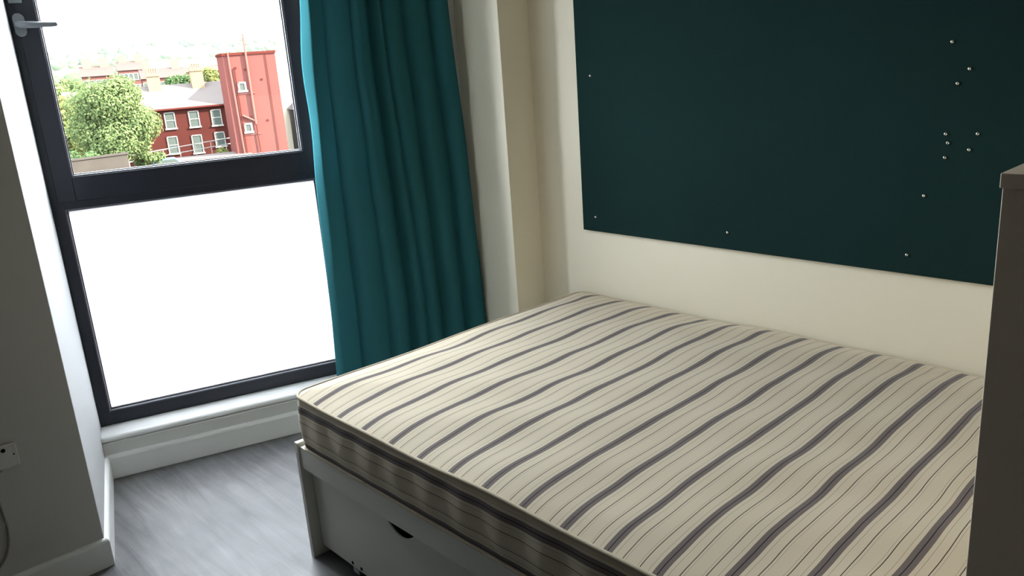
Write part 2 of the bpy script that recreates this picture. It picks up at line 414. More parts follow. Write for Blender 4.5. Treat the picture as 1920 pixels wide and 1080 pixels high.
# ------------------------------------------------------------------ curtain
def lerp(a, b, t): return a+(b-a)*t
def sst(t): t = max(0, min(1, t)); return t*t*(3-2*t)
def curtain():
    nu, nz = 260, 70
    Z0, Z1 = 0.035, 2.488
    uL = [(0.0, 0.668), (0.24, 0.680), (0.60, 0.692), (1.08, 0.708), (1.45, 0.722), (1.82, 0.742), (2.33, 0.765)]
    uR = [(0.0, 1.402), (0.34, 1.398), (1.1, 1.378), (1.8, 1.345), (2.33, 1.325)]
    def itp(tab, z):
        for (a, va), (b, vb) in zip(tab, tab[1:]):
            if z <= b: return lerp(va, vb, sst((z-a)/(b-a))*0.5+0.5*(z-a)/(b-a))
        return tab[-1][1]
    # crease positions (fraction across) at the bottom and at eye height, with depth
    creases = [((0.0, 0.0), 0), ((0.165, 0.13), .030), ((0.35, 0.30), .006), ((0.505, 0.43), .045), ((0.61, 0.520), .020), ((0.722, 0.675), .045), ((0.88, 0.865), .040), ((1.0, 1.0), 0.0)]
    peaks =   [.012, .040, .050, .040, .042, .044, .040]
    mb = MB()
    for j in range(nz+1):
        z = lerp(Z0, Z1, j/nz); a, b = itp(uL, z), itp(uR, z); tz = sst((z-0.35)/1.45)
        cs = [lerp(c[0][0], c[0][1], tz) for c in creases]; ds = [c[1] for c in creases]
        amp = lerp(1.12, 0.85, tz)
        for i in range(nu+1):
            t = i/nu
            for k in range(len(cs)-1):
                if t <= cs[k+1] or k == len(cs)-2: break
            s = (t-cs[k])/(cs[k+1]-cs[k]); s = max(0, min(1, s))
            base = lerp(-ds[k], -ds[k+1], s)
            hump = peaks[k]*(math.sin(math.pi*(s**0.9)))**0.75 if 0 < s < 1 else 0
            off = (base+hump)*amp
            off += 0.004*math.sin(7*t+3.1*z)+0.0025*math.sin(31*t+2.3*z)
            n = 3.372-off
            uu = lerp(a, b, t)
            if k == 3: uu += 0.010*math.sin(math.pi*s)*tz
            # leading hem turned back towards the window
            e = max(0.0, 1-t/0.040)
            n += 0.075*e**1.3*(0.35+0.65*tz)+0.004*math.sin(9*z)*e
            uu += 0.006*math.sin(11*z)*e*tz
            mb.v.append(tuple(U(uu, n, z)))
    W = nu+1
    for j in range(nz):
        for i in range(nu):
            mb.f.append((j*W+i, j*W+i+1, (j+1)*W+i+1, (j+1)*W+i)); mb.mi.append(0)
    return mb
cu = empty('curtain', U(1.05, 3.37, 2.488), 'long teal curtain hanging in folds beside the window', 'curtain')
c = curtain().build('cloth', M['curtain'], cu, smooth=True)
so = c.modifiers.new('thick', 'SOLIDIFY'); so.thickness = 0.0015
tr = MB(); tr.box((-0.27, 3.355, 2.505), (1.40, 3.39, 2.54), TW)
for k in range(9): tr.box((0.79+k*0.066, 3.366, 2.490), (0.797+k*0.066, 3.378, 2.506), TW)
tag(tr.build('curtain_track', M['plastic']), 'white curtain track above the window carrying the teal curtain', 'curtain track')
for uu in (0.0, 0.6, 1.2): MB().box((uu, 3.36, 2.54), (uu+0.03, 3.385, CE), TW).build('bracket', M['plastic'], bpy.data.objects['curtain_track'])

# ------------------------------------------------------------------ notice board with pins
BX = XW-0.014
nb = MB().box((XW-0.0005, -0.12, 0.850), (BX, 2.192, 2.06))
nb_o = nb.build('notice_board', M['board'], bevel=0.0012)
tag(nb_o, 'large dark teal felt notice board fixed on the wall over the bed', 'notice board')
pins = [((2.121, 1.451), 'shiny silver pin high by the left edge of the teal board'),
        ((2.123, 0.908), 'silver pin in the bottom left corner of the teal board'),
        ((1.525, 0.910), 'silver pin by the bottom edge of the teal board, second from the left'),
        ((0.925, 0.908), 'silver pin by the bottom edge of the teal board, nearest the cabinet'),
        ((0.889, 1.085), 'dull silver pin alone below the cluster, above the bottom edge pin near the cabinet'),
        ((0.844, 1.501), 'topmost silver pin on the right side of the teal board'),
        ((0.796, 1.430), 'bright silver pin just right of and below the topmost pin'),
        ((0.823, 1.393), 'dull silver pin third from the top on the right side of the board'),
        ((0.843, 1.259), 'bright silver pin, upper left of the five pin cluster'),
        ((0.763, 1.261), 'silver pin, upper right of the five pin cluster'),
        ((0.836, 1.235), 'silver pin in the cluster just under its upper left pin'),
        ((0.781, 1.218), 'bright silver pin, lower right of the five pin cluster'),
        ((0.841, 1.195), 'dull silver pin, lowest on the left of the pin cluster')]
proto = None
for (y, z), lab in pins:
    if proto is None:
        s = MB(); s.lathe([(0.0018, -0.004), (0.0050, 0.0), (0.0052, 0.0012), (0.0046, 0.0028), (0.0030, 0.0042), (0.0012, 0.0048)], 16)
        proto = s.build('pin', M['steel'], smooth=True); p = proto
    else:
        p = proto.copy(); COL.objects.link(p)
    p.location = (BX, y, z); p.rotation_euler = (0, -math.pi/2, 0)
    tag(p, lab, 'pin', 'silver pins in the teal notice board')

# ------------------------------------------------------------------ bed base
bed = empty('bed_base', (1.73, 1.28, 0), 'cream white bed base with a drawer under the striped mattress', 'bed')
FX = 1.069
eb = MB().box((FX-0.006, 2.232, 0.0), (2.40, 2.250, 0.416)); eb.build('end_panel', M['bed'], bed, bevel=0.0015)
MB().box((FX+0.01, 0.312, 0.0), (2.40, 0.330, 0.402)).build('end_panel', M['bed'], bed, bevel=0.0015)
MB().box((FX, 0.330, 0.327), (FX+0.022, 2.232, 0.404)).build('side_rail', M['bed'], bed, bevel=0.002)
MB().box((2.382, 0.330, 0.327), (2.40, 2.232, 0.404)).build('side_rail', M['bed'], bed, bevel=0.002)
MB().box((FX+0.022, 0.330, 0.386), (2.382, 2.232, 0.404)).build('deck', M['bed'], bed)
def drawer(y0, y1):
    # front panel with a scooped finger pull in its top edge
    X = FX+0.030; zt, zb = 0.326, 0.035; yc = (y0+y1)/2; hw = 0.085
    mb = MB()
    for (dep, hw2, xa, xb) in ((0.061, hw+0.004, X, X+0.005), (0.095, hw+0.03, X+0.005, X+0.016)):
        top = [(y0, zt)]
        for k in range(25):
            t = k/24; top.append((yc-hw2+2*hw2*t, zt-dep*math.sin(math.pi*t)**0.8))
        top.append((y1, zt))
        poly = [(y0, zb)]+top+[(y1, zb)]; n = len(poly); k0 = len(mb.v)
        mb.v += [(xa, a, b) for a, b in poly]+[(xb, a, b) for a, b in poly]
        mb.f += [tuple(k0+i for i in range(n)), tuple(k0+i for i in range(2*n-1, n-1, -1))]+[(k0+i, k0+n+i, k0+n+(i+1) % n, k0+(i+1) % n) for i in range(n)]
    mb.mi = [0]*len(mb.f)
    d = mb.build('drawer', M['bed'], bed)
    b = MB()   # drawer box behind the front: sides, base, back
    b.box((X+0.016, y0+0.03, 0.06), (X+0.55, y0+0.042, 0.24)); b.box((X+0.016, y1-0.042, 0.06), (X+0.55, y1-0.03, 0.24))
    b.box((X+0.016, y0+0.042, 0.06), (X+0.55, y1-0.042, 0.068)); b.box((X+0.538, y0+0.042, 0.068), (X+0.55, y1-0.042, 0.24))
    b.build('drawer_box', M['dark'], d)
    return d, X
ym = 1.262
d1, DXF = drawer(ym+0.004, 2.228)
d2, _ = drawer(0.334, ym-0.004)
for yy in (2.046, 1.996):
    MB().lathe([(0.0055, 0), (0.0062, 0.0008), (0.0055, 0.0014)], 14, Matrix.Translation((DXF, yy, 0.047)) @ Matrix.Rotation(-math.pi/2, 4, 'Y')).build('screw', M['dark'], d1)
ca = MB().box((DXF-0.001, 2.012, 0.016), (DXF+0.016, 2.046, 0.0345))
ca.build('castor_bracket', M['castor'], d1)
for yy in (2.10, 1.40, 1.12, 0.46):
    dd = d1 if yy > 1.26 else d2
    MB().lathe([(0.018, -0.012), (0.020, -0.006), (0.020, 0.006), (0.018, 0.012)], 18, Matrix.Translation((DXF+0.10, yy, 0.020)) @ Matrix.Rotation(math.pi/2, 4, 'X')).build('castor', M['dark'], dd, smooth=False)
MB().box((2.36, 0.331, 0.0), (2.382, 2.226, 0.318)).build('back_panel', M['bed'], bed)

# ------------------------------------------------------------------ mattress
def mattress():
    X0, X1, Y0, Y1 = 1.068, 2.402, 0.328, 2.2185
    ZP, ZB = 0.583, 0.4095
    rc = 0.050; cx, cy = (X0+X1)/2, (Y0+Y1)/2; hx, hy = (X1-X0)/2, (Y1-Y0)/2
    nx, ny = 150, 210
    def ease(i, n):
        t = 2*i/n-1
        return math.sin(t*math.pi/2*0.86)/math.sin(math.pi/2*0.86)
    def rmap(x, y):
        ax, ay = abs(x)-(hx-rc), abs(y)-(hy-rc)
        if ax > 0 and ay > 0:
            k = max(ax, ay)/math.hypot(ax, ay); ax *= k; ay *= k
            return math.copysign(hx-rc+ax, x), math.copysign(hy-rc+ay, y)
        return x, y
    def edge_d(x, y):
        ax, ay = abs(x)-(hx-rc), abs(y)-(hy-rc)
        if ax > 0 and ay > 0: return rc-math.hypot(ax, ay)
        return min(hx-abs(x), hy-abs(y))
    def topz(x, y, wx, wy):
        d = max(0, edge_d(x, y))
        z = ZP+0.023*(1-math.exp(-d/0.060))+0.005*sst(d/0.3)
        e = sst(d/0.10)
        nz = noise.noise(Vector((wx*2.6, wy*2.6, 3.0)))*0.0046+noise.noise(Vector((wx*6.0, wy*6.0, 7.0)))*0.0028
        # shallow hollows of the tufting
        q = 0.0018*math.sin(2*math.pi*(wx*1.0+wy*0.75)/0.30)
        return z+e*(nz+q)
    def wob(wx, wy):   # edge waviness
        return 0.0035*math.sin(wy*6.1+0.4)+0.002*math.sin(wx*9+wy*13)
    mb = MB(); idx = {}
    for i in range(nx+1):
        for j in range(ny+1):
            x, y = rmap(hx*ease(i, nx), hy*ease(j, ny))
            wx, wy = cx+x, cy+y
            idx[(i, j)] = len(mb.v)
            mb.v.append((wx, wy, topz(x, y, wx, wy)+wob(wx, wy)*(1-sst(edge_d(x, y)/0.3))))
    for i in range(nx):
        for j in range(ny):
            mb.f.append((idx[(i, j)], idx[(i+1, j)], idx[(i+1, j+1)], idx[(i, j+1)])); mb.mi.append(0)
    loop = [(i, 0) for i in range(nx)]+[(nx, j) for j in range(ny)]+[(i, ny) for i in range(nx, 0, -1)]+[(0, j) for j in range(ny, 0, -1)]
    top = [Vector(mb.v[idx[k]]) for k in loop]
    N = len(loop)
    def nrm(k):
        t = top[(k+1) % N]-top[k-1]; t.z = 0; t.normalize(); return Vector((t.y, -t.x, 0))
    rows = 14; prev = [idx[k] for k in loop]; bot = []
    per = [0.0]
    for k in range(1, N): per.append(per[-1]+(top[k]-top[k-1]).length)
    for r in range(1, rows+1):
        t = r/rows; cur = []
        for k in range(N):
            p = top[k]; z = lerp(p.z, ZB+0.15*wob(p.x, p.y), t)
            bulge = 0.009*math.sin(math.pi*t)**0.7+0.0022*math.sin(math.pi*t)*math.sin(2*math.pi*per[k]/0.135)
            # thin quilted pleat
            q = p+nrm(k)*bulge; cur.append(len(mb.v)); mb.v.append((min(q.x, XW-0.006), q.y, z))
        for k in range(N):
            k2 = (k+1) % N
            mb.f.append((prev[k], cur[k], cur[k2], prev[k2])); mb.mi.append(1)
        prev = cur
    bot = [Vector(mb.v[i]) for i in prev]
    mb.f.append(tuple(reversed(prev))); mb.mi.append(1)
    o = mb.build('mattress', [M['tick_top'], M['tick_side']], smooth=True)
    tp = MB().tube([p+nrm(k)*0.0015+Vector((0, 0, -0.001)) for k, p in enumerate(top)], 0.0052, 10, closed=True)
    tp.build('piping', M['tape'], o, smooth=True)
    bp = MB().tube([p+nrm(k)*0.001+Vector((0, 0, 0.001)) for k, p in enumerate(bot)], 0.0052, 10, closed=True)
    bp.build('piping', M['tape'], o, smooth=True)
    return o
mt = mattress()
tag(mt, 'bare cream mattress with dark pinstripe bands lying on the white bed base', 'mattress')

# ------------------------------------------------------------------ cabinet at the bed end
cab = empty('cabinet', (1.74, 0.02, 0), 'tall plain taupe cabinet standing at the near end of the bed', 'cabinet')
MB().box((1.0715, -0.26, 0.0), (2.405, 0.3085, 1.3585)).build('body', M['cab'], cab, bevel=0.0015)
MB().box((1.0685, -0.265, 1.3585), (2.405, 0.3110, 1.3765)).build('top_panel', M['cab'], cab, bevel=0.0015)

# ------------------------------------------------------------------ socket and cable on the grey wall
so_ = empty('wall_plate', (0.358, YG, 0.490), 'square white plastic wall plate low on the grey left wall', 'wall plate')
Tp = Matrix.Translation((0.358, YG, 0.490))
MB().box((-0.039, -0.006, -0.037), (0.039, 0.0, 0.033), Tp).build('back_box', M['dark'], so_)
MB().box((-0.043, -0.015, -0.037), (0.043, -0.0065, 0.037), Tp).build('face_plate', M['plastic'], so_, bevel=0.003)
MB().lathe([(0.0062, 0), (0.0066, 0.0006), (0.0055, 0.0010)], 20, Tp @ Matrix.Translation((0.007, -0.0148, 0.022)) @ Matrix.Rotation(math.pi/2, 4, 'X')).build('port', M['dark'], so_)
for x in (-0.032, 0.032):
    MB().lathe([(0.0024, 0), (0.0026, 0.0006), (0.0022, 0.001)], 12, Tp @ Matrix.Translation((x, -0.0148, 0.002)) @ Matrix.Rotation(math.pi/2, 4, 'X')).build('screw', M['dark'], so_)
ctl = [(0.352, 0.452), (0.330, 0.430), (0.322, 0.385), (0.324, 0.325), (0.3265, 0.262), (0.316, 0.200), (0.285, 0.150), (0.225, 0.122), (0.13, 0.110), (0.0, 0.1075), (-0.3, 0.1075), (-0.9, 0.1075)]
cb = []
for i in range(len(ctl)-1):
    p0, p1, p2, p3 = ctl[max(i-1, 0)], ctl[i], ctl[i+1], ctl[min(i+2, len(ctl)-1)]
    for q in range(6):
        t = q/6
        cb.append(tuple(0.5*(2*p1[m]+(p2[m]-p0[m])*t+(2*p0[m]-5*p1[m]+4*p2[m]-p3[m])*t*t+(3*p1[m]-p0[m]-3*p2[m]+p3[m])*t**3) for m in (0, 1)))
cb = [(x, YG-0.0055, z) for x, z in cb]
tag(MB().tube(cb, 0.0034, 10).build('cable', M['cable'], smooth=True), 'thin beige cable hanging down the grey wall under the white plate', 'cable')

# ================================================================== outdoors
GZ = -6.5
DIM = 3.4/SKY*1.25
def omat(name, col, rough=1.0, **k): return mat(name, tuple(c*DIM for c in col), rough, 0.0, **k)
O = {}
O['ground'] = omat('tarmac_and_gravel', (0.16, 0.155, 0.15), var=0.25, vscale=0.4)
O['brick'] = omat('red_brick', (0.135, 0.040, 0.033), var=0.15, vscale=0.8)
O['tower'] = omat('pink_red_render', (0.31, 0.115, 0.10), var=0.06, vscale=0.5)
O['towerline'] = omat('dark_red_pipe', (0.20, 0.05, 0.04))
O['pipe'] = omat('pink_pipe', (0.50, 0.20, 0.17))
O['slate'] = omat('grey_slate', (0.26, 0.225, 0.215), var=0.08, vscale=0.8)
O['chim'] = omat('pale_chimney_brick', (0.55, 0.38, 0.24), var=0.1, vscale=2)
O['pot'] = omat('clay_pot', (0.55, 0.38, 0.25))
O['white'] = omat('white_paint_outdoors', (0.60, 0.58, 0.52))
O['cream'] = omat('cream_render', (1.3, 1.2, 0.95))
O['pane'] = omat('dark_window_glass', (0.16, 0.19, 0.17))
O['wred'] = omat('far_red_brick', (0.26, 0.12, 0.10), var=0.1, vscale=0.5)
O['roofred'] = omat('far_roof_tile', (0.24, 0.15, 0.14))
O['garden'] = omat('brown_garden_wall', (0.115, 0.10, 0.088), var=0.2, vscale=1.2)
O['bark'] = omat('bark', (0.10, 0.075, 0.05))
O['blue'] = omat('blue_car_paint', (0.16, 0.22, 0.30))
O['tyre'] = omat('tyre', (0.02, 0.02, 0.02))
O['hill'] = omat('hill_fields', (0.10, 0.14, 0.085), var=0.5, vscale=0.012)
O['shed'] = omat('pale_shed_roof', (0.55, 0.55, 0.53))
O['metal'] = omat('pale_rail_metal', (0.62, 0.60, 0.56))
def leaf_mat(name, c1, c2):
    m = bpy.data.materials.new(name); m.use_nodes = True; nt = m.node_tree; nt.nodes.clear(); L = nt.links.new
    out = nt.nodes.new('ShaderNodeOutputMaterial'); mx = nt.nodes.new('ShaderNodeMixShader'); mx.inputs[0].default_value = 0.35
    d = nt.nodes.new('ShaderNodeBsdfDiffuse'); t = nt.nodes.new('ShaderNodeBsdfTranslucent')
    g = nt.nodes.new('ShaderNodeNewGeometry'); cm = nt.nodes.new('ShaderNodeMix'); cm.data_type = 'RGBA'
    cm.inputs[6].default_value = (*[c*DIM*3.2 for c in c1], 1); cm.inputs[7].default_value = (*[c*DIM*3.2 for c in c2], 1)
    L(g.outputs['Random Per Island'], cm.inputs[0]); L(cm.outputs[2], d.inputs[0]); L(cm.outputs[2], t.inputs[0])
    L(d.outputs[0], mx.inputs[1]); L(t.outputs[0], mx.inputs[2]); L(mx.outputs[0], out.inputs[0])
    return m
O['leaf'] = leaf_mat('broad_green_leaves', (0.078, 0.110, 0.046), (0.125, 0.165, 0.066))
O['leaf2'] = leaf_mat('yellow_green_leaves', (0.11, 0.125, 0.045), (0.16, 0.17, 0.06))
O['leaf3'] = leaf_mat('dark_green_leaves', (0.035, 0.07, 0.03), (0.08, 0.12, 0.05))

tag(MB().box((-300, 8, GZ-0.5), (420, 700, GZ), TW).build('ground', O['ground']), kind='structure')
# our own building below the window
tag(MB().box((-3.0, 3.78, GZ), (3.0, 4.6, -0.6), TW).build('wall_facade', O['garden']), kind='structure')

def tree(name, label, u, n, zc, ru, rz, N, size, m, seed, lumps=14, group=None, cat='tree', trunk=True):
    rnd = random.Random(seed)
    root = empty(name, U(u, n, GZ), label, cat, group)
    mb = MB()
    L = [(Vector((0, 0, 0)), 0.72)]
    for k in range(lumps):
        th = rnd.uniform(0, 2*math.pi); ph = math.asin(rnd.uniform(-0.75, 0.95)); r = rnd.uniform(0.45, 0.66)
        L.append((Vector((math.cos(th)*math.cos(ph)*r, math.sin(th)*math.cos(ph)*r, math.sin(ph)*r)), rnd.uniform(0.30, 0.44)))
    C = U(u, n, zc)
    for k in range(N):
        c, r = L[rnd.randrange(len(L))]
        d = Vector((rnd.gauss(0, 1), rnd.gauss(0, 1), rnd.gauss(0, 1))).normalized()
        p = c+d*r*(rnd.uniform(0.72, 1.0) if rnd.random() < 0.8 else rnd.uniform(0.4, 1.08))
        P = C+Vector((p.x*ru, p.y*ru, p.z*rz))
        nr = (d+Vector((rnd.gauss(0, .55), rnd.gauss(0, .55), rnd.gauss(0.25, .55)))).normalized()
        a = nr.orthogonal().normalized(); a = Matrix.Rotation(rnd.uniform(0, 6.28), 3, nr) @ a; b = nr.cross(a)
        s = size*rnd.uniform(0.6, 1.25)
        k0 = len(mb.v)
        mb.v += [tuple(P-a*s), tuple(P+b*s*0.5+nr*s*0.12), tuple(P+a*s), tuple(P-b*s*0.5+nr*s*0.12)]
        mb.f.append((k0, k0+1, k0+2, k0+3)); mb.mi.append(0)
    mb.build('foliage', m, root)
    if trunk:
        t = MB(); h0 = GZ
        t.tube([U(u, n, h0), U(u+0.05*ru, n, lerp(h0, zc, 0.5)), U(u, n, zc)], [0.09*ru, 0.065*ru, 0.04*ru], 8)
        for k in range(5):
            th = k*1.26; e = Vector((math.cos(th), math.sin(th), 0.7))*ru*0.5
            t.tube([U(u, n, lerp(h0, zc, 0.6)), C+e*0.5, C+e], [0.035*ru, 0.025*ru, 0.01*ru], 6)
        t.build('trunk', O['bark'], root)
    return root
tree('tree', 'big round bright green tree left of the red brick house', -0.1, 70, -1.55, 3.8, 3.9, 26000, 0.14, O['leaf'], 3, lumps=22)
tree('tree', 'yellow green bushy tree at the left edge of the view behind the big tree', -3.6, 84, -2.2, 2.9, 3.3, 5000, 0.20, O['leaf2'], 5)
tree('bush', 'dark green shrub under the left side of the big tree', -2.6, 66, -4.4, 1.9, 1.9, 3500, 0.14, O['leaf3'], 6, cat='bush')
tree('bush', 'light green shrub below the right lower window of the brick house', 8.95, 84.5, -5.75, 0.8, 0.75, 900, 0.10, O['leaf2'], 8, cat='bush', lumps=8)
tree('bush', 'small leafy shrub beside the big tree by the railing', 2.0, 73, -4.5, 1.5, 1.0, 1500, 0.13, O['leaf'], 9, cat='bush', lumps=8)

# --- red brick house with slate roof
def windowbox(mb_fr, mb_gl, u, n, z, w, h, bar=True, fw=0.10):
    mb_fr.box((u-w/2, n-0.08, z-h/2), (u-w/2+fw, n+0.05, z+h/2), TW); mb_fr.box((u+w/2-fw, n-0.08, z-h/2), (u+w/2, n+0.05, z+h/2), TW)
    mb_fr.box((u-w/2, n-0.08, z+h/2-fw), (u+w/2, n+0.05, z+h/2), TW); mb_fr.box((u-w/2-0.08, n-0.14, z-h/2-0.08), (u+w/2+0.08, n+0.05, z-h/2+fw*0.7), TW)
    if bar: mb_fr.box((u-w/2+fw, n-0.07, z-0.04), (u+w/2-fw, n+0.05, z+0.04), TW)
    mb_gl.box((u-w/2+fw, n-0.03, z-h/2+fw*0.5), (u+w/2-fw, n+0.04, z+h/2-fw), TW)
hs = empty('house', U(5, 93, GZ), 'red brick house with grey slate roof and white windows', 'house')
N0 = 90
MB().box((-4, N0, GZ), (12.6, N0+8, -1.28), TW).build('wall', O['brick'], hs)
rf = MB(); k = 4.0
prof = [(N0-0.25, -1.38), (N0-0.25, -1.25), (N0+4, 1.0), (N0+8.25, -1.25), (N0+8.25, -1.38)]
for uu in (-4.2, 12.8): rf.v += [tuple(U(uu, a, b)) for a, b in prof]
rf.f = [tuple(range(4, -1, -1)), tuple(range(5, 10))]+[(i, (i+1) % 5, 5+(i+1) % 5, 5+i) for i in range(5)]; rf.mi = [0]*7
rf.build('roof', O['slate'], hs)
MB().box((-4.2, N0-0.36, -1.42), (12.8, N0-0.22, -1.27), TW).build('gutter', O['towerline'], hs)
for (uu, zz, hh, bar) in ((5.06, -2.45, 1.62, True), (7.33, -2.50, 1.62, True), (9.48, -2.55, 1.62, True), (4.94, -4.87, 1.75, True), (7.26, -5.0, 1.85, True), (9.50, -4.75, 1.5, True)):
    a, b = MB(), MB(); windowbox(a, b, uu, N0, zz, 1.02, hh, bar)
    w_ = a.build('window', O['white'], hs); b.build('pane', O['pane'], w_)
MB().tube([U(11.05, N0-0.1, -1.4), U(11.15, N0-0.1, -6.4)], 0.05, 8).build('drainpipe', O['white'], hs)
for (ua, ub, zt) in ((3.75, 4.95, 2.15), (7.95, 9.15, 2.40)):
    ch = MB(); ch.box((ua, N0+2.9, -0.3), (ub, N0+4.4, zt), TW); ch.box((ua-0.08, N0+2.82, zt-0.25), (ub+0.08, N0+4.48, zt-0.08), TW)
    c_ = ch.build('chimney', O['chim'], hs)
    for q in range(5):
        MB().lathe([(0.13, 0), (0.11, 0.45), (0.13, 0.5)], 10, Matrix.Translation(U(ua+0.15+q*0.22, N0+3.2+0.15*q, zt))).build('chimney_pot', O['pot'], c_)

# --- pink tower
tw = empty('stair_tower', U(12.1, 82, GZ), 'tall pinkish red rendered tower with two tiny white windows', 'tower')
T0, TT = 80, 3.42
MB().box((9.78, T0, GZ), (14.42, T0+4.5, TT-0.22), TW).build('wall', O['tower'], tw)
MB().box((9.70, T0-0.10, TT-0.22), (14.50, T0+4.6, TT), TW).build('cap', O['towerline'], tw)
for (uu, zz) in ((11.08, 0.42), (11.08, -3.28)):
    a, b = MB(), MB(); windowbox(a, b, uu, T0, zz, 0.74, 0.86, False, 0.16)
    w_ = a.build('window', O['white'], tw); b.build('pane', O['pane'], w_)
    MB().box((uu-0.65, T0-0.06, zz-0.66), (uu+1.1, T0, zz-0.60), TW).build('string_course', O['pipe'], tw)
MB().tube([U(10.25, T0-0.12, TT+0.1), U(10.25, T0-0.12, 1.9), U(10.38, T0-0.12, -6.4)], 0.075, 8).build('pipe', O['pipe'], tw)
MB().tube([U(10.62, T0-0.10, 2.1), U(10.62, T0-0.10, -6.4)], 0.05, 8).build('pipe', O['towerline'], tw)
MB().tube([U(11.80, T0-0.14, TT+1.6), U(11.80, T0-0.14, -3.0)], 0.09, 8).build('pipe', O['pipe'], tw)
MB().tube([U(11.80, T0-0.12, -3.0), U(11.86, T0-0.12, -6.4)], 0.045, 8).build('pipe', O['towerline'], tw)
MB().tube([U(10.72, T0-0.12, -2.15), U(11.80, T0-0.12, -2.75)], 0.08, 8).build('pipe', O['pipe'], tw)
MB().tube([U(13.52, T0-0.06, TT-0.3), U(13.52, T0-0.06, -6.4)], 0.03, 6).build('cable_run', O['towerline'], tw)
for (uu, zz) in ((12.92, 0.95), (12.92, -2.75), (11.45, -2.3), (11.55, 1.9), (10.75, 2.1)):
    MB().box((uu-0.08, T0-0.06, zz-0.08), (uu+0.08, T0, zz+0.08), TW).build('vent', O['towerline'], tw)
rl = MB()
rl.tube([U(9.8, T0+0.1, TT+0.42), U(15.2, T0+0.1, TT+0.42)], 0.03, 6)
for uu in (9.9, 10.9, 12.6, 13.5, 14.4): rl.tube([U(uu, T0+0.1, TT), U(uu, T0+0.1, TT+0.42)], 0.025, 6)
rl.build('roof_rail', O['metal'], tw)

# --- pale building to the right of the tower
pb = empty('building', U(20, 100, GZ), 'cream white rendered building right of the pink tower', 'building')
MB().box((13.5, 88, GZ), (30, 104, 3.55), TW).build('wall', O['cream'], pb)
a, b = MB(), MB(); windowbox(a, b, 17.6, 88, 0.6, 1.4, 1.7); w_ = a.build('window', O['white'], pb); b.build('pane', O['pane'], w_)
an = empty('outbuilding', U(17.5, 86, GZ), 'low brown outbuilding with pitched roof against the cream building', 'building')
MB().box((16.45, 85.4, GZ), (24, 88, -2.2), TW).build('wall', O['garden'], an)
rr_ = MB().prism([(16.25, -2.25), (24.2, -2.25), (24.2, -0.4), (17.6, -1.2)], 0, 2.9)
Trf = TW @ Matrix.Translation((0, 88.0, 0)) @ Matrix.Rotation(math.pi/2, 4, 'X')
rr_.v = [tuple(Trf @ Vector(p)) for p in rr_.v]
rr_.build('roof', O['slate'], an)

# --- garden wall, railings, car
gw = MB(); gw.prism([un(-6.0, 58.5), un(0.4, 60.8), un(0.4, 61.3), un(-6.0, 59.0)], GZ, -3.06)
gw.prism([un(-6.1, 58.4), un(0.5, 60.75), un(0.5, 61.4), un(-6.1, 59.1)], -3.06, -2.96)
tag(gw.build('garden_wall', O['garden']), 'brown grey garden wall below the big green tree', 'wall')
rg = empty('railing', U(6, 86, GZ), 'white two bar railing running past the brick house', 'railing')
A, B = U(0.55, 80.5, -4.72), U(12.6, 88.5, -4.45)
MB().tube([A, B], 0.05, 6).build('rail', O['metal'], rg)
MB().tube([A+Vector((0, 0, -0.55)), B+Vector((0, 0, -0.55))], 0.045, 6).build('rail', O['metal'], rg)
for k in range(9):
    p = A.lerp(B, k/8); MB().tube([Vector((p.x, p.y, GZ)), p], 0.035, 6).build('post', O['metal'], rg)
fr = MB(); fr.box((1.2, 79.5, GZ), (11.0, 83.2, -5.55), TW)
tag(fr.build('flat_roof', O['slate']), 'flat grey roof in front of the brick house', 'roof')
cr_ = empty('car', U(4.0, 77, -5.5), 'blue grey car seen just above the window frame', 'car')
prof = [(-1.9, 0.25), (-1.9, 0.75), (-1.5, 0.85), (-0.9, 1.38), (0.6, 1.40), (1.2, 0.92), (1.95, 0.80), (2.0, 0.25)]
Tc = Matrix.Translation(U(3.6, 79.5-1.2, 0)) @ Matrix.Rotation(DL, 4, 'Z') @ Matrix.Translation((0, 0, GZ)) @ Matrix.Rotation(math.pi/2, 4, 'X')
bd = MB().prism(prof, -0.85, 0.85); bd.v = [tuple(Tc @ Vector(p)) for p in bd.v]; bd.build('body', O['blue'], cr_, bevel=0.08)
gl = MB().prism([(-1.15, 0.95), (-0.80, 1.30), (0.52, 1.32), (0.95, 0.95)], -0.87, 0.87); gl.v = [tuple(Tc @ Vector(p)) for p in gl.v]; gl.build('side_window', O['pane'], cr_)
for x in (-1.2, 1.25):
    for zz in (-0.88, 0.70):
        wl = MB().lathe([(0.30, 0), (0.32, 0.03), (0.32, 0.15), (0.30, 0.18)], 18, Tc @ Matrix.Translation((x, 0.32, zz))); wl.build('wheel', O['tyre'], cr_)

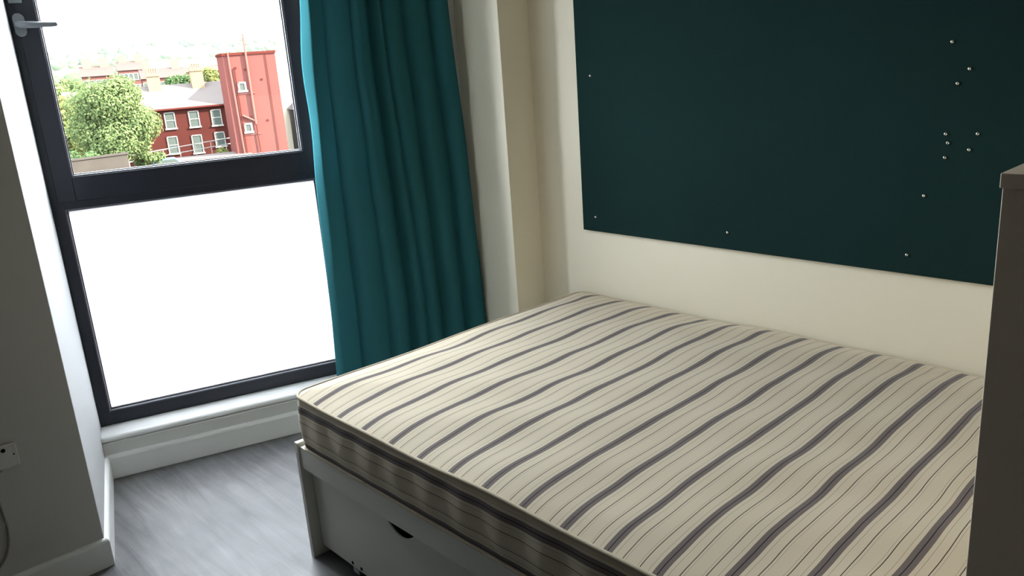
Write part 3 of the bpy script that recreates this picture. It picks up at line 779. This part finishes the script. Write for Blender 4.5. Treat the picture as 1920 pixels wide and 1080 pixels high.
# --- middle distance: brick terraces and trees
def brickhouse(label, u0, u1, n, depth, zt, ridge, nwin, seed):
    h = empty('far_house', U((u0+u1)/2, n, GZ), label, 'house')
    MB().box((u0, n, GZ-4), (u1, n+depth, zt), TW).build('wall', O['wred'], h)
    r = MB(); pr = [(n-0.3, zt), (n+depth/2, ridge), (n+depth+0.3, zt)]
    for uu in (u0-0.3, u1+0.3): r.v += [tuple(U(uu, a, b)) for a, b in pr]
    r.f = [(2, 1, 0), (3, 4, 5), (0, 1, 4, 3), (1, 2, 5, 4), (2, 0, 3, 5)]; r.mi = [0]*5
    r.build('roof', O['roofred'], h)
    for k in range(nwin):
        for zz in (zt-1.6, zt-4.4):
            uu = lerp(u0, u1, (k+0.5)/nwin)
            a, b = MB(), MB(); windowbox(a, b, uu, n, zz, 1.1, 1.7, False, 0.15)
            w_ = a.build('window', O['white'], h); b.build('pane', O['pane'], w_)
    ch = MB(); ch.box((u0+0.5, n+depth/2-0.8, ridge-1.2), (u0+2.2, n+depth/2+0.8, ridge+1.6), TW); ch.build('chimney', O['chim'], h)
    MB().box((u1-2.2, n+depth/2-0.8, ridge-1.2), (u1-0.5, n+depth/2+0.8, ridge+1.6), TW).build('chimney', O['chim'], h)
    return h
brickhouse('distant red brick house above the left part of the big tree', -4.5, 1.6, 200, 9, 3.2, 5.3, 5, 1)
brickhouse('distant red brick house above the right part of the big tree', 3.2, 9.8, 235, 10, 4.4, 6.6, 6, 2)
brickhouse('long distant red brick terrace behind the left chimney', 6.8, 15.2, 190, 9, 1.9, 3.9, 8, 3)
brickhouse('distant brick terrace behind the tall chimney of the house', 17.5, 33.5, 260, 10, 3.0, 4.6, 10, 4)
ws = empty('warehouse', U(26, 330, GZ), 'long pale roofed shed far behind the brick houses', 'building')
MB().box((12, 330, GZ-4), (36, 350, 5.0), TW).build('wall', O['white'], ws)
r = MB(); pr = [(329, 5.0), (340, 8.2), (351, 5.0)]
for uu in (11.5, 36.5): r.v += [tuple(U(uu, a, b)) for a, b in pr]
r.f = [(2, 1, 0), (3, 4, 5), (0, 1, 4, 3), (1, 2, 5, 4), (2, 0, 3, 5)]; r.mi = [0]*5
r.build('roof', O['shed'], ws)
FT = [('round green tree between the two chimneys of the brick house', 11.0, 150, 0.6, 2.6, 2.3, 'leaf3'),
      ('pale green tree right of the left chimney behind the roof', 12.6, 160, 0.4, 2.3, 1.9, 'leaf'),
      ('yellow tree right of the tall chimney behind the roof', 15.8, 150, 1.2, 1.5, 2.0, 'leaf2'),
      ('green tree just left of the pink tower behind the roof', 18.4, 158, 0.8, 2.0, 2.2, 'leaf3'),
      ('tall bright green tree at the far left edge beyond the yellow green one', -6.6, 130, 0.1, 3.0, 3.0, 'leaf'),
      ('pale tree left of the distant brick house over the big tree', -5.6, 170, 1.0, 3.2, 2.2, 'leaf')]
for k, (lab, u, n, zc, ru, rz, mm) in enumerate(FT):
    tree('tree', lab, u, n, zc, ru, rz, 1500, 0.30, O[mm], 20+k, lumps=9, trunk=True)

# --- hills
hm = MB(); nu_, nn_ = 90, 40
for j in range(nn_+1):
    n = 330+j*55
    for i in range(nu_+1):
        u = lerp(-0.30, 0.55, i/nu_)*n
        z = GZ-3+sst((n-420)/1900)*84+noise.noise(Vector((u*0.004, n*0.004, 1)))*14*sst((n-400)/900)+noise.noise(Vector((u*0.03, n*0.02, 2)))*3*sst((n-350)/600)
        hm.v.append(tuple(U(u, n, z)))
for j in range(nn_):
    for i in range(nu_):
        a = j*(nu_+1)+i; hm.f.append((a, a+1, a+nu_+2, a+nu_+1)); hm.mi.append(0)
tag(hm.build('hills', O['hill'], smooth=True), kind='structure')
def hz(u, n):
    return GZ-3+sst((n-420)/1900)*84+noise.noise(Vector((u*0.004, n*0.004, 1)))*14*sst((n-400)/900)+noise.noise(Vector((u*0.03, n*0.02, 2)))*3*sst((n-350)/600)
rnd = random.Random(77)
spots = []
while len(spots) < 26:
    n = rnd.uniform(420, 1100); u = rnd.uniform(-0.05, 0.21)*n
    if all(math.hypot(u-a, n-b) > 24 for a, b in spots): spots.append((u, n))
wood = MB()
for k in range(900):
    n = rnd.uniform(430, 2000); u = rnd.uniform(-0.08, 0.24)*n
    if noise.noise(Vector((u*0.01, n*0.006, 9))) < -0.02: continue
    if any(math.hypot(u-a, n-b) < 26 for a, b in spots): continue
    z = hz(u, n); r = rnd.uniform(4, 9)
    seg = 7; k0 = len(wood.v)
    for (rr, zz) in ((0.7, 0), (1.0, 0.5), (0.8, 1.0), (0.3, 1.35)):
        for q in range(seg):
            th = 6.283*q/seg+k; w_ = rr*r*rnd.uniform(0.85, 1.15); wood.v.append(tuple(U(u+w_*math.cos(th), n+w_*math.sin(th), z+zz*r)))
    for a in range(3):
        for q in range(seg):
            wood.f.append((k0+a*seg+q, k0+a*seg+(q+1) % seg, k0+(a+1)*seg+(q+1) % seg, k0+(a+1)*seg+q)); wood.mi.append(0)
    wood.f.append(tuple(k0+3*seg+q for q in range(seg))); wood.mi.append(0)
tag(wood.build('woodland', O['leaf3'], smooth=True), 'hazy far woodland spread over the hills on the horizon', 'woodland', kind='stuff')
for k in range(26):
    u, n = spots[k]; z = hz(u, n)
    m_ = O['wred'] if k % 3 == 0 else O['white']
    w_ = rnd.uniform(6, 14); d_ = rnd.uniform(6, 9); h_ = rnd.uniform(4, 7)
    b_ = MB(); b_.box((u-w_/2, n, z-2), (u+w_/2, n+d_, z+h_), TW)
    bo = b_.build('far_building', m_)
    r = MB(); pr = [(n-0.3, z+h_), (n+d_/2, z+h_+2.6), (n+d_+0.3, z+h_)]
    for uu in (u-w_/2-0.3, u+w_/2+0.3): r.v += [tuple(U(uu, a, b)) for a, b in pr]
    r.f = [(2, 1, 0), (3, 4, 5), (0, 1, 4, 3), (1, 2, 5, 4), (2, 0, 3, 5)]; r.mi = [0]*5
    r.build('roof', O['roofred'], bo)
    tag(bo, 'tiny hazy house scattered on the hillside below the horizon', 'building', 'hazy houses on the far hillside')

# --- haze over the valley (real scattering air)
vm = bpy.data.materials.new('haze'); vm.use_nodes = True; nt = vm.node_tree; nt.nodes.clear()
vo = nt.nodes.new('ShaderNodeOutputMaterial'); vs = nt.nodes.new('ShaderNodeVolumeScatter')
vs.inputs['Color'].default_value = (0.93, 0.97, 1.0, 1); vs.inputs['Density'].default_value = 0.00022*DIM; vs.inputs['Anisotropy'].default_value = 0.2
nt.links.new(vs.outputs[0], vo.inputs['Volume'])
hzb = MB().box((-350, 290, GZ-15), (1400, 2600, 100), TW).build('haze', vm)
tag(hzb, 'pale bluish summer haze lying over the valley', 'haze', kind='stuff')
